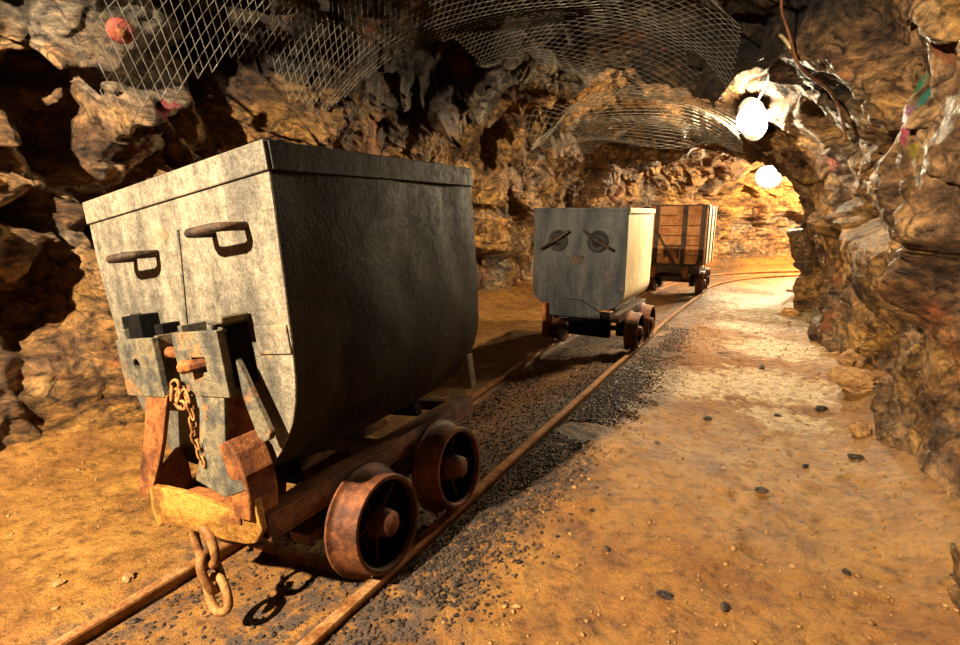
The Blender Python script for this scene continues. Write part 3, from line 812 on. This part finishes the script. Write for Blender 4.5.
for k, (a, b, r) in enumerate(((.53, .95, .014), (.57, 1.09, .012), (1.25, 1.15, .016), (.87, 1.37, .010), (2.42, 1.40, .024), (.63, .77, .009), (1.9, .9, .016), (2.2, 1.2, .014), (1.6, 1.3, .013), (1.45, .75, .010), (3.1, 1.1, .02), (1.75, 1.48, .02))):
    stone((a, b), (r * 1.3, r * .8, r * .6), 'small dark stone on the sandy walkway between the track and the right wall', M_CINDER, 20 + k, g)
for k, (a, b, r) in enumerate(((-.1, -.40, .016), (-.21, -.55, .013), (.35, -.9, .015))):
    stone((a, b), (r * 1.3, r * .9, r * .6), 'small stone on the sand left of the track, by the front cart', M_STONE, 40 + k, 'small stones left of the track')
# ------------------------------------------------------------------ lamps
M_GLOW = mat_emit('lamp_glass', (1.0, .78, .48), 700)
def lamp(p, aim, r, label):
    root = empty('tunnel_lamp', Matrix.Translation(Vector(p)) @ Vector(aim).to_track_quat('Z', 'Y').to_matrix().to_4x4())
    tag(root, label, 'lamp', 'lamps along the tunnel wall')
    m = MB().lathe([(-.02, 0), (-.02, r * .95), (.02, r * 1.0), (r * .55, r * .88), (r * .95, r * .55), (r * 1.1, 0)], (0, 0), 24)
    mesh_obj('lamp_glass', [(y, z, x) for x, y, z in m.v], m.f, M_GLOW, root, smooth=True)
    m = MB().lathe([(-.12, 0), (-.12, r * .5), (-.08, r * 1.1), (-.021, r * 1.25), (r * .35, r * 1.32), (r * .35, r * 1.27), (-.021, r * 1.12), (-.021, 0)], (0, 0), 24)
    mesh_obj('housing', [(y, z, x) for x, y, z in m.v], m.f, M_BLACK, root, smooth=True)
    return root
lamp((2.26, 4.45, 1.77), (-.92, -.18, -.32), .135, 'bright floodlight high on the right wall, the nearer of the two lit lamps')
lamp((4.42, 8.15, 1.57), (-.6, -.7, -.4), .15, 'bright lamp farther down the tunnel, low under the far arch of rock')

def smooth_path(pts, k=6):
    P = [Vector(p) for p in pts]; P = [P[0]] + P + [P[-1]]; out = []
    for i in range(1, len(P) - 2):
        for j in range(k):
            t = j / k; a, b, c, d = P[i-1], P[i], P[i+1], P[i+2]
            out.append(.5 * ((2*b) + (c-a)*t + (2*a-5*b+4*c-d)*t*t + (-a+3*b-3*c+d)*t**3))
    return out + [P[-2]]
tag(MB().tube(smooth_path([(2.25, 4.50, 1.86), (2.10, 4.05, 1.93), (1.85, 3.5, 2.0), (1.62, 3.05, 1.95), (1.49, 2.68, 1.78)]), .009, 8).done('lamp_cable', M_CABLE, smooth=True),
    'pale cable looping down from the rock to the nearer floodlight', 'cable')
tag(MB().tube(smooth_path([(1.62, 2.95, 2.25), (1.42, 2.68, 1.98), (1.44, 2.62, 1.82), (1.54, 2.66, 1.68), (1.72, 2.72, 1.60), (1.84, 2.78, 1.50), (1.88, 2.78, 1.36)]), .007, 8).done('wall_cable', M_BROWN, smooth=True),
    'thin brown cable running along the right rock wall', 'cable')
# rock bolt plate on the left roof
rb = empty('rock_bolt', Matrix.Translation(Vector((-1.335, 2.09, 1.665))) @ Vector((.55, -.75, -.45)).to_track_quat('X', 'Z').to_matrix().to_4x4())
tag(rb, 'reddish round bolt plate on the rock roof, top left by the netting', 'bolt plate')
MB().lathe([(-.006, .0), (-.006, .042), (0, .045), (.006, .042), (.012, .024), (.012, 0)], (0, 0), 28).done('plate', M_REDIRON, rb, smooth=True)
MB().lathe([(.010, .0), (.010, .017), (.030, .017), (.034, .012), (.034, 0)], (0, 0), 6).done('nut', M_RUST, rb)
MB().tube([(-.16, 0, 0), (.045, 0, 0)], .008, 10).done('rod', M_RUST, rb)

# ------------------------------------------------------------------ light and camera
def light(kind, name, loc, energy, col, size=.05, aim=None, spot=None):
    d = bpy.data.lights.new(name, kind); d.energy = energy; d.color = col
    if kind == 'POINT' or kind == 'SPOT': d.shadow_soft_size = size
    if kind == 'AREA': d.size = size
    o = link(bpy.data.objects.new(name, d)); o.location = loc
    if aim: o.rotation_euler = (Vector(aim) - Vector(loc)).to_track_quat('-Z', 'Y').to_euler()
    if spot: d.spot_size = math.radians(spot); d.spot_blend = .35
    return o
light('SPOT', 'key_lamp', (-1.72, -.38, 2.15), 2400, (1.0, .83, .58), .03, (.5, 1.9, .65), 145)
light('POINT', 'bend_lamp', (6.4, 8.9, 1.5), 2000, (1.0, .74, .42), .08)

w = bpy.data.worlds.new('world'); scene.world = w; w.use_nodes = True
w.node_tree.nodes['Background'].inputs[0].default_value = (.9, .75, .6, 1); w.node_tree.nodes['Background'].inputs[1].default_value = .02

cam = bpy.data.cameras.new('camera'); co = link(bpy.data.objects.new('camera', cam))
cam.sensor_width = 36; cam.lens = 36 * 514 / 960; cam.clip_start = .02
co.location = (0, 0, 1.0); co.rotation_euler = (math.radians(90 - 11.92), 0, 0)
scene.camera = co
scene.view_settings.view_transform = 'Standard'; scene.view_settings.look = 'None'; scene.view_settings.gamma = 1
scene.view_settings.exposure = 0.38
scene.view_settings.use_curve_mapping = False
